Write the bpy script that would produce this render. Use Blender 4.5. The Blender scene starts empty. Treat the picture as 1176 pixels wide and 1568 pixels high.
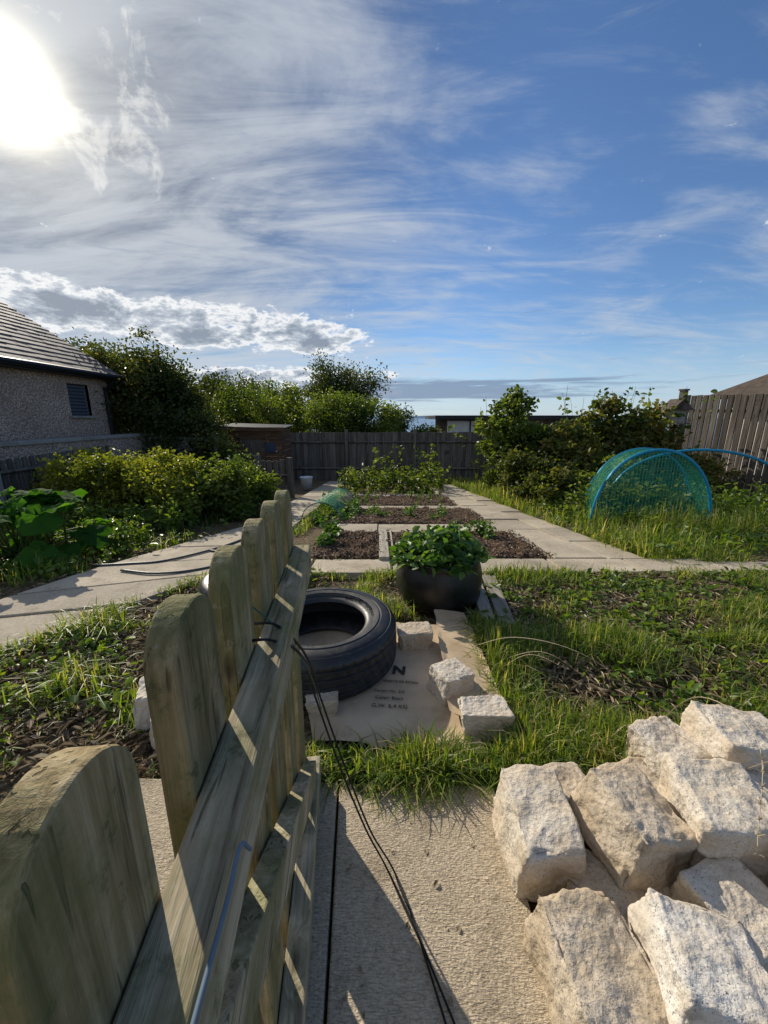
import bpy, bmesh, math, random
import numpy as np
from mathutils import Vector, Matrix, noise as mn
random.seed(5); R=np.random.default_rng(11)
S=bpy.context.scene
col=S.collection
def link(o,parent=None):
    col.objects.link(o)
    if parent: o.parent=parent
    return o
def empty(name,loc=(0,0,0)):
    e=bpy.data.objects.new(name,None); e.location=loc; e.empty_display_size=.1
    return link(e)
def gz(y):
    y=np.asarray(y,dtype=float)
    a=np.clip(y-2.5,0,60)*.08
    b=np.clip(y-62,0,40)*.12
    return -(a+b)
def g(y): return float(gz(y))
# ---------------- node helpers
class NT:
    def __init__(s,nt): s.nt=nt; s.n=nt.nodes; s.l=nt.links
    def set(s,inp,v):
        if isinstance(v,bpy.types.NodeSocket): s.l.new(v,inp)
        else: inp.default_value=v
    def m(s,op,a,b=None,c=None,clamp=False):
        n=s.n.new('ShaderNodeMath'); n.operation=op; n.use_clamp=clamp
        s.set(n.inputs[0],a)
        if b is not None: s.set(n.inputs[1],b)
        if c is not None: s.set(n.inputs[2],c)
        return n.outputs[0]
    def ss(s,v,a,b,o0=0.,o1=1.):
        n=s.n.new('ShaderNodeMapRange'); n.interpolation_type='SMOOTHSTEP'
        s.set(n.inputs[0],v); n.inputs[1].default_value=a; n.inputs[2].default_value=b
        n.inputs[3].default_value=o0; n.inputs[4].default_value=o1
        return n.outputs[0]
    def noise(s,vec,scale,detail=4,rough=.55,dist=0,out=0):
        n=s.n.new('ShaderNodeTexNoise'); s.l.new(vec,n.inputs['Vector'])
        n.inputs['Scale'].default_value=scale; n.inputs['Detail'].default_value=detail
        n.inputs['Roughness'].default_value=rough; n.inputs['Distortion'].default_value=dist
        return n.outputs[out]
    def vor(s,vec,scale,feat='F1',out='Distance',rand=1):
        n=s.n.new('ShaderNodeTexVoronoi'); n.feature=feat; s.l.new(vec,n.inputs['Vector'])
        n.inputs['Scale'].default_value=scale; n.inputs['Randomness'].default_value=rand
        return n.outputs[out]
    def map(s,vec,scale=(1,1,1),rot=(0,0,0),loc=(0,0,0)):
        n=s.n.new('ShaderNodeMapping'); s.l.new(vec,n.inputs[0])
        n.inputs[1].default_value=loc; n.inputs[2].default_value=rot; n.inputs[3].default_value=scale
        return n.outputs[0]
    def ramp(s,f,stops):
        n=s.n.new('ShaderNodeValToRGB'); s.l.new(f,n.inputs[0]); e=n.color_ramp.elements
        while len(e)<len(stops): e.new(.5)
        for i,(p,c) in enumerate(stops):
            e[i].position=p; e[i].color=(*c,1) if len(c)==3 else c
        return n.outputs[0]
    def mix(s,f,a,b,bt='MIX'):
        n=s.n.new('ShaderNodeMix'); n.data_type='RGBA'; n.blend_type=bt
        s.set(n.inputs[0],f)
        for k,v in ((6,a),(7,b)):
            if isinstance(v,tuple) and len(v)==3: v=(*v,1)
            s.set(n.inputs[k],v)
        return n.outputs[2]
    def bump(s,h,st=.5,d=.01,nrm=None):
        n=s.n.new('ShaderNodeBump'); s.l.new(h,n.inputs['Height'])
        n.inputs['Strength'].default_value=st; n.inputs['Distance'].default_value=d
        if nrm: s.l.new(nrm,n.inputs['Normal'])
        return n.outputs[0]
    def obj(s): return s.n.new('ShaderNodeTexCoord').outputs['Object']
    def pos(s): return s.n.new('ShaderNodeNewGeometry').outputs['Position']
    def attr(s,name='rnd'):
        n=s.n.new('ShaderNodeAttribute'); n.attribute_name=name; return n.outputs['Fac']
def mat(name,rough=.8,spec=.3,color=None):
    m=bpy.data.materials.new(name); m.use_nodes=True
    q=NT(m.node_tree); b=q.n['Principled BSDF']
    b.inputs['Roughness'].default_value=rough
    b.inputs['Specular IOR Level'].default_value=spec
    if color: b.inputs['Base Color'].default_value=(*color,1)
    return m,q,b
# ---------------- materials
def wood_mat(name,c1,c2,c3,axis,sc=1.0,green=0.0,dark=(.03,.02,.012)):
    m,q,b=mat(name,.85,.15)
    s=[95*sc]*3; s[axis]=4.0*sc
    o=q.obj(); rnd=q.attr()
    off=q.n.new('ShaderNodeCombineXYZ'); q.l.new(q.m('MULTIPLY',rnd,7.3),off.inputs[axis])
    va=q.n.new('ShaderNodeVectorMath'); q.l.new(o,va.inputs[0]); q.l.new(off.outputs[0],va.inputs[1]); o2=va.outputs[0]
    s3=[9*sc]*3; s3[axis]=4.5*sc
    kn=q.vor(q.map(o2,tuple(s3)),1)
    k=q.ss(kn,.03,.13,1,0); k2=q.ss(kn,.0,.35,1,0)
    va2=q.n.new('ShaderNodeVectorMath'); q.l.new(q.map(o2,tuple(s)),va2.inputs[0]); cb=q.n.new('ShaderNodeCombineXYZ')
    for ii in range(3):
        if ii!=axis: q.l.new(q.m('MULTIPLY',k2,2.5),cb.inputs[ii])
    q.l.new(cb.outputs[0],va2.inputs[1])
    gr=q.noise(va2.outputs[0],1,5,.7,.5)
    s2=[16*sc]*3; s2[axis]=1.4*sc
    br=q.noise(q.map(o2,tuple(s2)),1,3,.5,.9)
    ck=q.ss(q.noise(q.map(o2,tuple(x*1.3 for x in s),(0,0,0),(3,5,1)),1,2,.5,.4),.62,.68)
    f=q.m('ADD',q.m('MULTIPLY',gr,.62),q.m('MULTIPLY',br,.38))
    c=q.ramp(f,[(.36,c1),(.5,c2),(.62,c3)])
    c=q.mix(q.m('MULTIPLY',k,.75),c,dark)
    c=q.mix(q.m('MULTIPLY',ck,.6),c,dark)
    if green>0:
        gm=q.ss(q.noise(o2,7*sc,6,.75),.40,.62)
        c=q.mix(q.m('MULTIPLY',gm,green),c,(.15,.165,.06))
        li=q.ss(q.noise(o2,45*sc,4,.7),.62,.70)
        c=q.mix(q.m('MULTIPLY',li,green*.7),c,(.36,.38,.25))
        pt=q.ss(q.noise(o2,28*sc,5,.75),.57,.67)
        c=q.mix(q.m('MULTIPLY',pt,green*.7),c,(.055,.055,.032))
    c=q.mix(q.m('MULTIPLY',q.m('SUBTRACT',rnd,.5),.8,clamp=True),c,(.02,.015,.01))
    q.l.new(c,b.inputs['Base Color'])
    q.l.new(q.bump(q.m('SUBTRACT',f,q.m('MULTIPLY',ck,.25)),1.,.005/sc),b.inputs['Normal'])
    return m
M_picket=wood_mat('weathered_picket_wood',(.16,.115,.055),(.33,.25,.13),(.48,.39,.23),2,1,.72)
M_rail=wood_mat('weathered_rail_wood',(.20,.165,.105),(.38,.32,.21),(.55,.48,.34),1,1,.6)
M_fgrey=wood_mat('grey_fence_wood',(.075,.062,.052),(.15,.128,.105),(.24,.21,.175),2,.3)
M_fbrown=wood_mat('weathered_panel_wood',(.055,.046,.038),(.12,.10,.083),(.20,.175,.145),2,.3)
M_fdark=wood_mat('brown_fence_wood',(.06,.048,.04),(.115,.092,.075),(.18,.15,.12),2,.3)
M_shed=wood_mat('shed_wood',(.09,.045,.025),(.15,.08,.045),(.21,.12,.075),0,.3)
M_plank=wood_mat('pale_plank_wood',(.25,.22,.17),(.38,.34,.27),(.5,.46,.38),1,.6)

def concrete(name,c1,c2,sc=1.,bs=.6,ribs=False):
    m,q,b=mat(name,.9,.15); p=q.pos(); rnd=q.attr()
    n1=q.noise(p,3*sc,6,.65); n2=q.noise(p,90*sc,4,.7); v=q.vor(p,160*sc)
    c=q.ramp(q.m('ADD',q.m('MULTIPLY',n1,.55),q.m('MULTIPLY',n2,.45)),[(.34,c1),(.62,c2)])
    st=q.ss(q.noise(p,1.6*sc,5,.7),.5,.72)
    c=q.mix(q.m('MULTIPLY',st,.45),c,tuple(x*.5 for x in c1))
    st2=q.ss(q.noise(p,7*sc,6,.75),.52,.66)
    c=q.mix(q.m('MULTIPLY',st2,.35),c,(.14,.11,.07))
    c=q.mix(q.m('MULTIPLY',q.ss(q.noise(p,30*sc,4,.75),.60,.70),.45),c,(.12,.10,.065))
    sp=q.ss(v,.1,.3,1,0)
    c=q.mix(q.m('MULTIPLY',sp,.35),c,(.12,.10,.07))
    c=q.mix(q.m('MULTIPLY',rnd,.3),c,(.16,.145,.12))
    h=q.m('ADD',q.m('MULTIPLY',n2,.7),q.m('MULTIPLY',v,.6))
    if ribs:
        w=q.noise(q.map(p,(70,300,1),(0,0,.08)),1,3,.6,.8)
        h=q.m('ADD',h,q.m('MULTIPLY',w,1.8))
        c=q.mix(q.ss(w,.35,.55,.5,0),c,(.2,.155,.10))
    q.l.new(c,b.inputs['Base Color'])
    q.l.new(q.bump(h,bs,.004),b.inputs['Normal'])
    return m
M_slab=concrete('brushed_concrete',(.50,.405,.28),(.74,.61,.44),1,.9,True)
M_path=concrete('path_concrete',(.33,.28,.205),(.60,.51,.385),.7,.7)
M_cap=concrete('wall_concrete',(.30,.27,.24),(.45,.41,.36),.5)

def ground_mat():
    m,q,b=mat('ground_soil',.95,.1); p=q.pos()
    n1=q.noise(p,.8,6,.6); n2=q.noise(p,35,5,.75); n3=q.noise(p,5,4,.6)
    c=q.ramp(n2,[(.33,(.06,.04,.022)),(.50,(.165,.12,.073)),(.68,(.37,.29,.185))])
    gm=q.ss(n3,.52,.68)
    c=q.mix(q.m('MULTIPLY',gm,.45),c,(.06,.075,.02))
    c=q.mix(q.m('MULTIPLY',n1,.2),c,(.1,.09,.04))
    q.l.new(c,b.inputs['Base Color'])
    q.l.new(q.bump(q.m('ADD',n2,q.vor(p,60)),.9,.02),b.inputs['Normal'])
    return m
M_ground=ground_mat()
def soil_mat():
    m,q,b=mat('bed_soil',.95,.1); p=q.pos()
    n2=q.noise(p,45,5,.75)
    c=q.ramp(n2,[(.35,(.06,.038,.023)),(.55,(.17,.11,.072)),(.72,(.34,.24,.165))])
    q.l.new(c,b.inputs['Base Color']); q.l.new(q.bump(n2,1,.03),b.inputs['Normal']); return m
M_soil=soil_mat()
def granite(name,base,dark,tan):
    m,q,b=mat(name,.88,.15); p=q.obj()
    v=q.vor(p,460,out='Color'); sv=q.n.new('ShaderNodeSeparateColor'); q.l.new(v,sv.inputs[0])
    n=q.noise(p,8,6,.7); n2=q.noise(p,110,3,.7)
    lt=tuple(min(1,x*1.14) for x in base)
    c=q.ramp(sv.outputs[0],[(.0,dark),(.04,dark),(.10,base),(.7,base),(.85,lt),(1,lt)])
    c=q.mix(q.ss(n,.38,.60,0,.8),c,tan)
    c=q.mix(q.ss(n2,.58,.68,0,.32),c,dark)
    c=q.mix(q.ss(q.noise(p,20,5,.75),.56,.7,0,.45),c,(.24,.19,.12))
    q.l.new(c,b.inputs['Base Color'])
    h=q.m('ADD',q.m('MULTIPLY',n2,.4),q.m('ADD',q.noise(p,34,5,.7),q.m('MULTIPLY',q.vor(p,70),.35)))
    q.l.new(q.bump(h,.9,.007),b.inputs['Normal']); return m
M_gr=[granite('granite_warm',(.60,.54,.455),(.24,.2,.16),(.55,.45,.33)),
      granite('granite_grey',(.65,.61,.55),(.2,.185,.17),(.57,.49,.39)),
      granite('granite_tan',(.54,.46,.36),(.22,.17,.12),(.47,.37,.25))]
def leafmat(name,stops,trans=.42,rough=.45,tt=(1.6,1.55,.45),spec=.35):
    m,q,b=mat(name,rough,spec); r=q.attr()
    c=q.ramp(r,stops)
    q.l.new(c,b.inputs['Base Color'])
    t=q.n.new('ShaderNodeBsdfTranslucent')
    q.l.new(q.mix(1.,c,(*tt,1),'MULTIPLY'),t.inputs[0])
    ms=q.n.new('ShaderNodeMixShader'); ms.inputs[0].default_value=trans
    q.l.new(b.outputs[0],ms.inputs[1]); q.l.new(t.outputs[0],ms.inputs[2])
    q.l.new(ms.outputs[0],q.n['Material Output'].inputs[0]); return m
L_grass=leafmat('grass_blades',[(0,(.08,.13,.02)),(.5,(.17,.25,.035)),(.76,(.26,.32,.06)),(.84,(.38,.33,.15)),(1,(.52,.44,.25))],.5)
L_weed=leafmat('weed_leaves',[(0,(.05,.10,.015)),(.6,(.12,.19,.03)),(1,(.22,.28,.05))],.45,.4)
L_dark=leafmat('dark_foliage',[(0,(.025,.04,.012)),(.6,(.06,.085,.022)),(.9,(.14,.14,.035)),(1,(.26,.18,.06))],.42)
L_mid=leafmat('mid_foliage',[(0,(.04,.07,.014)),(.5,(.09,.135,.025)),(1,(.20,.235,.05))],.48)
L_gold=leafmat('golden_foliage',[(0,(.06,.085,.014)),(.5,(.17,.20,.03)),(1,(.38,.36,.07))],.5)
L_rasp=leafmat('raspberry_foliage',[(0,(.04,.06,.018)),(.5,(.10,.12,.03)),(.82,(.22,.20,.05)),(1,(.38,.20,.06))],.45)
L_pot=leafmat('strawberry_leaves',[(0,(.035,.09,.02)),(.5,(.08,.17,.035)),(1,(.18,.28,.07))],.4)
L_rhub=leafmat('rhubarb_leaf',[(0,(.03,.09,.016)),(.6,(.05,.14,.022)),(1,(.09,.20,.03))],.5,.8,(1.7,1.7,.4),.1)
L_straw=leafmat('dry_straw',[(0,(.18,.13,.07)),(.6,(.40,.315,.20)),(1,(.62,.53,.37))],.2,.7,(1,1,1))
M_chip=leafmat('wood_chips',[(0,(.08,.05,.03)),(.6,(.21,.14,.09)),(1,(.40,.295,.205))],.02,.8,(1,1,1))
M_bark,_,_=mat('bark',.9,.1,(.06,.045,.03))
M_stem,_,_=mat('green_stem',.6,.2,(.10,.11,.03))
def plain(name,c,rough=.6,spec=.3,nv=.25,sc=20):
    m,q,b=mat(name,rough,spec); n=q.noise(q.obj(),sc,4,.6)
    q.l.new(q.mix(q.ss(n,.35,.7,0,nv),c,tuple(x*.35 for x in c)),b.inputs['Base Color'])
    q.l.new(q.bump(n,.15,.004),b.inputs['Normal']); return m
def dusty(name,c,dust,rough,spec,amt):
    m,q,b=mat(name,rough,spec); p=q.obj()
    f=q.ss(q.noise(p,14,6,.75),.45,.72,0,amt)
    q.l.new(q.mix(f,c,dust),b.inputs['Base Color'])
    q.l.new(q.m('ADD',f,rough,clamp=True),b.inputs['Roughness'])
    q.l.new(q.bump(q.noise(p,60,4,.6),.2,.003),b.inputs['Normal']); return m
M_rubber=dusty('black_rubber',(.014,.014,.015),(.09,.08,.065),.42,.5,.30)
M_pot=dusty('black_plastic',(.008,.008,.008),(.05,.045,.035),.36,.45,.22)
M_cord=plain('black_cord',(.012,.012,.012),.6)
M_bluecord=plain('blue_cord',(.14,.19,.25),.6)
M_green_cord=plain('green_wire',(.02,.10,.09),.4)
M_blue=plain('blue_hoop_plastic',(.015,.26,.44),.35)
M_white=plain('white_plastic',(.7,.7,.68),.5)
M_dark=plain('dark_trim',(.015,.015,.017),.5)
M_hose=plain('grey_hose',(.07,.08,.085),.45)
M_louv=plain('louvre_slat',(.13,.15,.19),.45)
def card_mat():
    m,q,b=mat('cardboard',.85,.15); p=q.obj()
    n=q.noise(p,4,5,.6); w=q.noise(q.map(p,(3,240,1),(0,0,.2)),1,2,.5)
    c=q.ramp(n,[(.35,(.45,.335,.215)),(.6,(.64,.505,.35))])
    c=q.mix(q.m('MULTIPLY',w,.2),c,(.3,.2,.12))
    c=q.mix(q.ss(q.noise(p,12,5,.7),.56,.7,0,.3),c,(.2,.14,.09))
    q.l.new(c,b.inputs['Base Color']); q.l.new(q.bump(w,.25,.002),b.inputs['Normal']); return m
M_card=card_mat()
def net_mat(name,c,sc,th):
    m,q,b=mat(name,.5,.3,c)
    uv=q.n.new('ShaderNodeTexCoord').outputs['UV']; s=q.n.new('ShaderNodeSeparateXYZ'); q.l.new(uv,s.inputs[0])
    def ln(o):
        f=q.m('FRACT',q.m('MULTIPLY',o,sc)); return q.m('LESS_THAN',f,th)
    a=q.m('MAXIMUM',ln(s.outputs[0]),ln(s.outputs[1]))
    q.l.new(a,b.inputs['Alpha']); return m
M_net=net_mat('teal_garden_net',(.03,.32,.22),62,.125)
M_net2=net_mat('green_garden_net',(.10,.38,.24),45,.18)
def dash():
    m,q,b=mat('pebbledash_render',.95,.1); p=q.pos()
    v=q.vor(p,28); n=q.noise(p,2,5,.6)
    c=q.ramp(n,[(.3,(.52,.37,.29)),(.7,(.74,.56,.45))])
    c=q.mix(q.ss(v,.2,.6,0,.6),c,(.24,.17,.13)); q.l.new(c,b.inputs['Base Color'])
    q.l.new(q.bump(v,1,.03),b.inputs['Normal']); return m
M_dash=dash()
M_slate=plain('slate_tiles',(.17,.135,.12),.75,.25,.7,6)
M_brownroof=plain('brown_roof_tiles',(.10,.075,.055),.8,.2,.7,6)
M_glass=plain('window_glass',(.05,.07,.10),.25,.5)
# ---------------- mesh builder
class MB:
    def __init__(s): s.v=[];s.f=[];s.mi=[];s.r=[];s.mats=[]
    def _m(s,m):
        if m not in s.mats: s.mats.append(m)
        return s.mats.index(m)
    def add(s,vs,fs,m,r=None):
        k=len(s.v); s.v+= [tuple(v) for v in vs]; mi=s._m(m); r=random.random() if r is None else r
        for f in fs: s.f.append([i+k for i in f]); s.mi.append(mi); s.r.append(r)
    def box(s,c,size,m,rot=0,r=None,tilt=None):
        x,y,z=[a/2 for a in size]; vs=[]
        Mx=Matrix.Rotation(rot,3,'Z')
        if tilt: Mx=Mx@Matrix.Rotation(tilt[0],3,'X')@Matrix.Rotation(tilt[1],3,'Y')
        for a in(-x,x):
            for b in(-y,y):
                for d in(-z,z): vs.append(Mx@Vector((a,b,d))+Vector(c))
        s.add(vs,[(0,1,3,2),(4,6,7,5),(0,4,5,1),(2,3,7,6),(0,2,6,4),(1,5,7,3)],m,r)
    def prism(s,poly,h,m,r=None,bot=.1,zf=g):
        n=len(poly); vs=[(x,y,zf(y)+h) for x,y in poly]+[(x,y,zf(y)-bot) for x,y in poly]
        s.add(vs,[list(range(n)),list(range(2*n-1,n-1,-1))]+[(i,i+n,(i+1)%n+n,(i+1)%n) for i in range(n)],m,r)
    def extr(s,poly,x0,x1,m,r=None):
        n=len(poly); vs=[(x0,y,z) for y,z in poly]+[(x1,y,z) for y,z in poly]
        s.add(vs,[list(range(n-1,-1,-1)),list(range(n,2*n))]+[(i,(i+1)%n,(i+1)%n+n,i+n) for i in range(n)],m,r)
    def tube(s,pts,rad,m,seg=6,r=None):
        pts=[Vector(p) for p in pts]; n=len(pts)
        if not hasattr(rad,'__len__'): rad=[rad]*n
        vs=[]
        for i,p in enumerate(pts):
            t=(pts[min(i+1,n-1)]-pts[max(i-1,0)]).normalized()
            a=t.cross(Vector((0,0,1)) if abs(t.z)<.9 else Vector((1,0,0))).normalized(); b=t.cross(a)
            for k in range(seg):
                an=2*math.pi*k/seg; vs.append(p+(a*math.cos(an)+b*math.sin(an))*rad[i])
        fs=[]
        for i in range(n-1):
            for k in range(seg):
                k2=(k+1)%seg; fs.append((i*seg+k,i*seg+k2,(i+1)*seg+k2,(i+1)*seg+k))
        fs.append(list(range(seg))[::-1]); fs.append([ (n-1)*seg+k for k in range(seg)])
        s.add(vs,fs,m,r)
    def done(s,name,parent=None,loc=(0,0,0),rotz=0,smooth=False,bevel=0):
        me=bpy.data.meshes.new(name); me.from_pydata(s.v,[],s.f)
        for m in s.mats: me.materials.append(m)
        me.polygons.foreach_set('material_index',s.mi)
        a=me.attributes.new('rnd','FLOAT','FACE'); a.data.foreach_set('value',s.r)
        if smooth: me.polygons.foreach_set('use_smooth',[True]*len(s.f))
        me.update()
        o=link(bpy.data.objects.new(name,me),parent); o.location=loc; o.rotation_euler=(0,0,rotz)
        if bevel:
            bv=o.modifiers.new('bevel','BEVEL'); bv.width=bevel; bv.segments=2; bv.limit_method='ANGLE'
        return o
def catmull(pts,n=8):
    P=[Vector(p) for p in pts]; P=[P[0]*2-P[1]]+P+[P[-1]*2-P[-2]]; out=[]
    for i in range(1,len(P)-2):
        for k in range(n):
            t=k/n; a,b,c,d=P[i-1],P[i],P[i+1],P[i+2]
            out.append(.5*((2*b)+(c-a)*t+(2*a-5*b+4*c-d)*t*t+(3*b-a-3*c+d)*t**3))
    out.append(P[-2]); return out
def rawmesh(name,V,F,fs,rnd,m,parent=None):
    me=bpy.data.meshes.new(name); me.vertices.add(len(V)); me.vertices.foreach_set('co',V.astype(np.float32).ravel())
    me.loops.add(len(F)); me.loops.foreach_set('vertex_index',F.astype(np.int32))
    st=np.concatenate([[0],np.cumsum(fs)[:-1]]).astype(np.int32)
    me.polygons.add(len(fs)); me.polygons.foreach_set('loop_start',st)
    me.update(calc_edges=True); me.validate()
    a=me.attributes.new('rnd','FLOAT','FACE'); a.data.foreach_set('value',rnd.astype(np.float32))
    me.materials.append(m)
    return link(bpy.data.objects.new(name,me),parent)
def nrm(a): return a/(np.linalg.norm(a,axis=1,keepdims=True)+1e-9)
def leaves(name,P,size,rnd,m,parent=None,w=.55,up=.6,A=None):
    n=len(P); size=np.broadcast_to(size,(n,))[:,None]*(.7+.6*R.random((n,1)))
    N=nrm(R.normal(size=(n,3))*.6+np.array([0,0,up]))
    a=nrm(np.cross(N,R.normal(size=(n,3)))) if A is None else nrm(A)
    b=nrm(np.cross(N,a)); N=np.cross(a,b)
    f=.12
    V=np.stack([P,P+a*size*.3+b*size*w*.42+N*size*f,P+a*size*.68+b*size*w*.38+N*size*f,P+a*size-N*size*.1,
                P+a*size*.68-b*size*w*.38+N*size*f,P+a*size*.3-b*size*w*.42+N*size*f],1).reshape(-1,3)
    base=(np.arange(n)*6)[:,None]
    F=(base+np.array([0,3,2,1,0,5,4,3])).ravel()
    return rawmesh(name,V,F,np.full(2*n,4),np.repeat(np.clip(rnd,0,1),2),m,parent)
def blades(name,P,L,W,rnd,m,parent=None,lean=.5):
    n=len(P); L=np.broadcast_to(L,(n,))[:,None]; W=np.broadcast_to(W,(n,))[:,None]
    th=R.random(n)*2*np.pi; d=np.stack([np.cos(th),np.sin(th),np.zeros(n)],1)
    b=np.stack([-np.sin(th),np.cos(th),np.zeros(n)],1); le=(R.random((n,1))**1.3)*lean*1.6
    up=np.array([0,0,1.])
    p0=P; p1=P+up*L*.4+d*L*.12*le; p2=P+up*L*.72*(1-.15*le)+d*L*.42*le; p3=P+up*L*(1-.45*le)+d*L*.95*le
    V=np.stack([p0-b*W*.5,p0+b*W*.5,p1-b*W*.5,p1+b*W*.5,p2-b*W*.36,p2+b*W*.36,p3],1).reshape(-1,3)
    base=(np.arange(n)*7)[:,None]
    F=(base+np.array([0,1,3,2,2,3,5,4,4,5,6])).ravel()
    return rawmesh(name,V,F,np.tile([4,4,3],n),np.repeat(np.clip(rnd,0,1),3),m,parent)
def nz(x,y,k,seed=0):
    r=np.random.default_rng(seed); s=0
    for i in range(9):
        a=r.random()*6.28; f=k*(.5+2.2*r.random()); s=s+np.sin(f*(x*np.cos(a)+y*np.sin(a))+r.random()*6.28)
    return s/9*1.9
# ---------------- camera
cam=bpy.data.cameras.new('camera'); co=link(bpy.data.objects.new('camera',cam))
cam.sensor_fit='HORIZONTAL'; cam.sensor_width=36; cam.lens=36*589/1176; cam.clip_start=.01; cam.clip_end=20000
co.location=(0,0,1.1); co.rotation_euler=(math.radians(90-13.74),0,0); S.camera=co
# ---------------- light / world
el=math.radians(28.0); az=math.radians(-38.6)
sv=Vector((math.sin(az)*math.cos(el),math.cos(az)*math.cos(el),math.sin(el)))
sl=bpy.data.lights.new('sun','SUN'); sl.energy=5; sl.angle=math.radians(.5); sl.color=(1,.92,.78)
so=link(bpy.data.objects.new('sun',sl)); so.rotation_euler=sv.to_track_quat('Z','Y').to_euler(); so.location=(-8,10,9)
W=bpy.data.worlds.new('World'); S.world=W; W.use_nodes=True; q=NT(W.node_tree)
bg=q.n['Background']; bg.inputs[1].default_value=1
sky=q.n.new('ShaderNodeTexSky'); sky.sky_type='NISHITA'; sky.sun_disc=False; sky.sun_elevation=el; sky.sun_rotation=az
sky.air_density=1.0; sky.dust_density=.15; sky.ozone_density=1.6
d=q.n.new('ShaderNodeTexCoord').outputs['Generated']
nv=q.n.new('ShaderNodeVectorMath'); nv.operation='NORMALIZE'; q.l.new(d,nv.inputs[0]); d=nv.outputs[0]
sx=q.n.new('ShaderNodeSeparateXYZ'); q.l.new(d,sx.inputs[0]); X,Y,Z=sx.outputs
dp=q.n.new('ShaderNodeVectorMath'); dp.operation='DOT_PRODUCT'; q.l.new(d,dp.inputs[0]); dp.inputs[1].default_value=sv
ang=q.m('ARCCOSINE',q.m('MINIMUM',dp.outputs['Value'],.99999))
azn=q.m('ARCTAN2',X,Y); eln=q.m('ARCSINE',Z)
def comb(a,b,c=0.):
    n=q.n.new('ShaderNodeCombineXYZ'); q.set(n.inputs[0],a); q.set(n.inputs[1],b); q.set(n.inputs[2],c); return n.outputs[0]
base=q.mix(1.,sky.outputs[0],(.076,.096,.122),'MULTIPLY')
dk=q.ss(ang,.02,.95,.16,1.)
base=q.mix(1.,base,comb(dk,dk,dk),'MULTIPLY')
zz=q.m('ADD',q.m('MAXIMUM',Z,0),.16)
pl=comb(q.m('DIVIDE',X,zz),q.m('DIVIDE',Y,zz))
c1=q.noise(q.map(pl,(.8,1.5,1),(0,0,.75)),1.15,7,.6,1.6)
c2=q.noise(q.map(pl,(1.0,3.6,1),(0,0,-.55),(3,1,0)),1.1,7,.68,1.5)
left=q.ss(azn,-.75,.6,.12,-.035)
near=q.ss(ang,.1,.8,.03,0.)
cir=q.m('ADD',q.m('ADD',q.m('MULTIPLY',c1,.6),q.m('MULTIPLY',c2,.4)),q.m('ADD',left,near))
lowf=q.ss(eln,.08,.4,.04,0)
cir=q.ss(q.m('ADD',cir,lowf),.42,.74)
cirb=q.ss(ang,.08,1.0,.66,.66)
cc=q.mix(1.,comb(cirb,cirb,cirb),(.86,.93,1.03),'MULTIPLY')
out=q.mix(q.m('MULTIPLY',cir,.82),base,cc)
out=q.mix(q.ss(eln,0,.2,.5,0),out,(.52,.65,.82))
# cumulus banks (back-lit: bright rims, grey bellies)
cu=comb(q.m('MULTIPLY',azn,10),q.m('MULTIPLY',eln,21))
n1=q.noise(cu,1.0,8,.66,.2)
tilt=q.m('ADD',eln,q.m('MULTIPLY',azn,.02))
prof=q.m('MULTIPLY',q.ss(tilt,.115,.17,0,1),q.ss(tilt,.195,.27,1,0))
prof2=q.ss(azn,-.16,.06,1,0)
den=q.m('ADD',n1,q.m('SUBTRACT',q.m('MULTIPLY',q.m('MULTIPLY',prof,prof2),.33),.20))
low=q.m('MULTIPLY',q.ss(eln,.02,.06,.3,1),q.ss(eln,.095,.14,1,0))
den2=q.m('ADD',q.noise(comb(q.m('MULTIPLY',azn,15),q.m('MULTIPLY',eln,30),4.),1,8,.64,.2),q.m('SUBTRACT',q.m('MULTIPLY',q.m('MULTIPLY',low,q.ss(azn,-.1,.16,1,0)),.34),.215))
pf=q.m('MULTIPLY',q.ss(eln,.34,.42,0,1),q.m('MULTIPLY',q.ss(eln,.58,.68,1,0),q.m('MULTIPLY',q.ss(azn,-.72,-.60,0,1),q.ss(azn,-.46,-.36,1,0))))
den3=q.m('ADD',q.noise(comb(q.m('MULTIPLY',azn,13),q.m('MULTIPLY',eln,14),7.),1,7,.66,.5),q.m('SUBTRACT',q.m('MULTIPLY',pf,.19),.24))
den=q.m('MAXIMUM',den,den2)
cm=q.ss(den,.465,.55)
ccol=q.ramp(den,[(.465,(.90,.92,.94)),(.555,(.92,.93,.94)),(.61,(.50,.56,.64)),(.69,(.26,.31,.39))])
out=q.mix(q.m('MULTIPLY',cm,.95),out,ccol)
out=q.mix(q.m('MULTIPLY',q.ss(den3,.44,.58),.5),out,(.88,.88,.86))
st=q.noise(comb(q.m('MULTIPLY',azn,3.2),q.m('MULTIPLY',eln,44),9.),1,6,.62,.5)
sp=q.m('MULTIPLY',q.ss(eln,.03,.06,0,1),q.ss(eln,.075,.11,1,0))
sp=q.m('MULTIPLY',sp,q.m('MULTIPLY',q.ss(azn,-.25,-.05,0,1),q.ss(azn,.45,.68,1,0)))
sd=q.ss(q.m('ADD',st,q.m('MULTIPLY',sp,.27)),.60,.78)
out=q.mix(q.m('MULTIPLY',sd,.85),out,(.22,.30,.44))
def ex(s_,p_,a_):
    return q.m('MULTIPLY',q.m('EXPONENT',q.m('MULTIPLY',q.m('POWER',q.m('DIVIDE',ang,s_),p_),-1.)),a_)
gl=q.m('ADD',q.m('ADD',ex(.046,2.0,4.),ex(.11,1.4,.36)),ex(.42,1.6,.06))
out=q.mix(1.,out,q.mix(1.,comb(gl,gl,gl),(1,.90,.68),'MULTIPLY'),'ADD')
q.l.new(out,bg.inputs[0])
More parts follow.
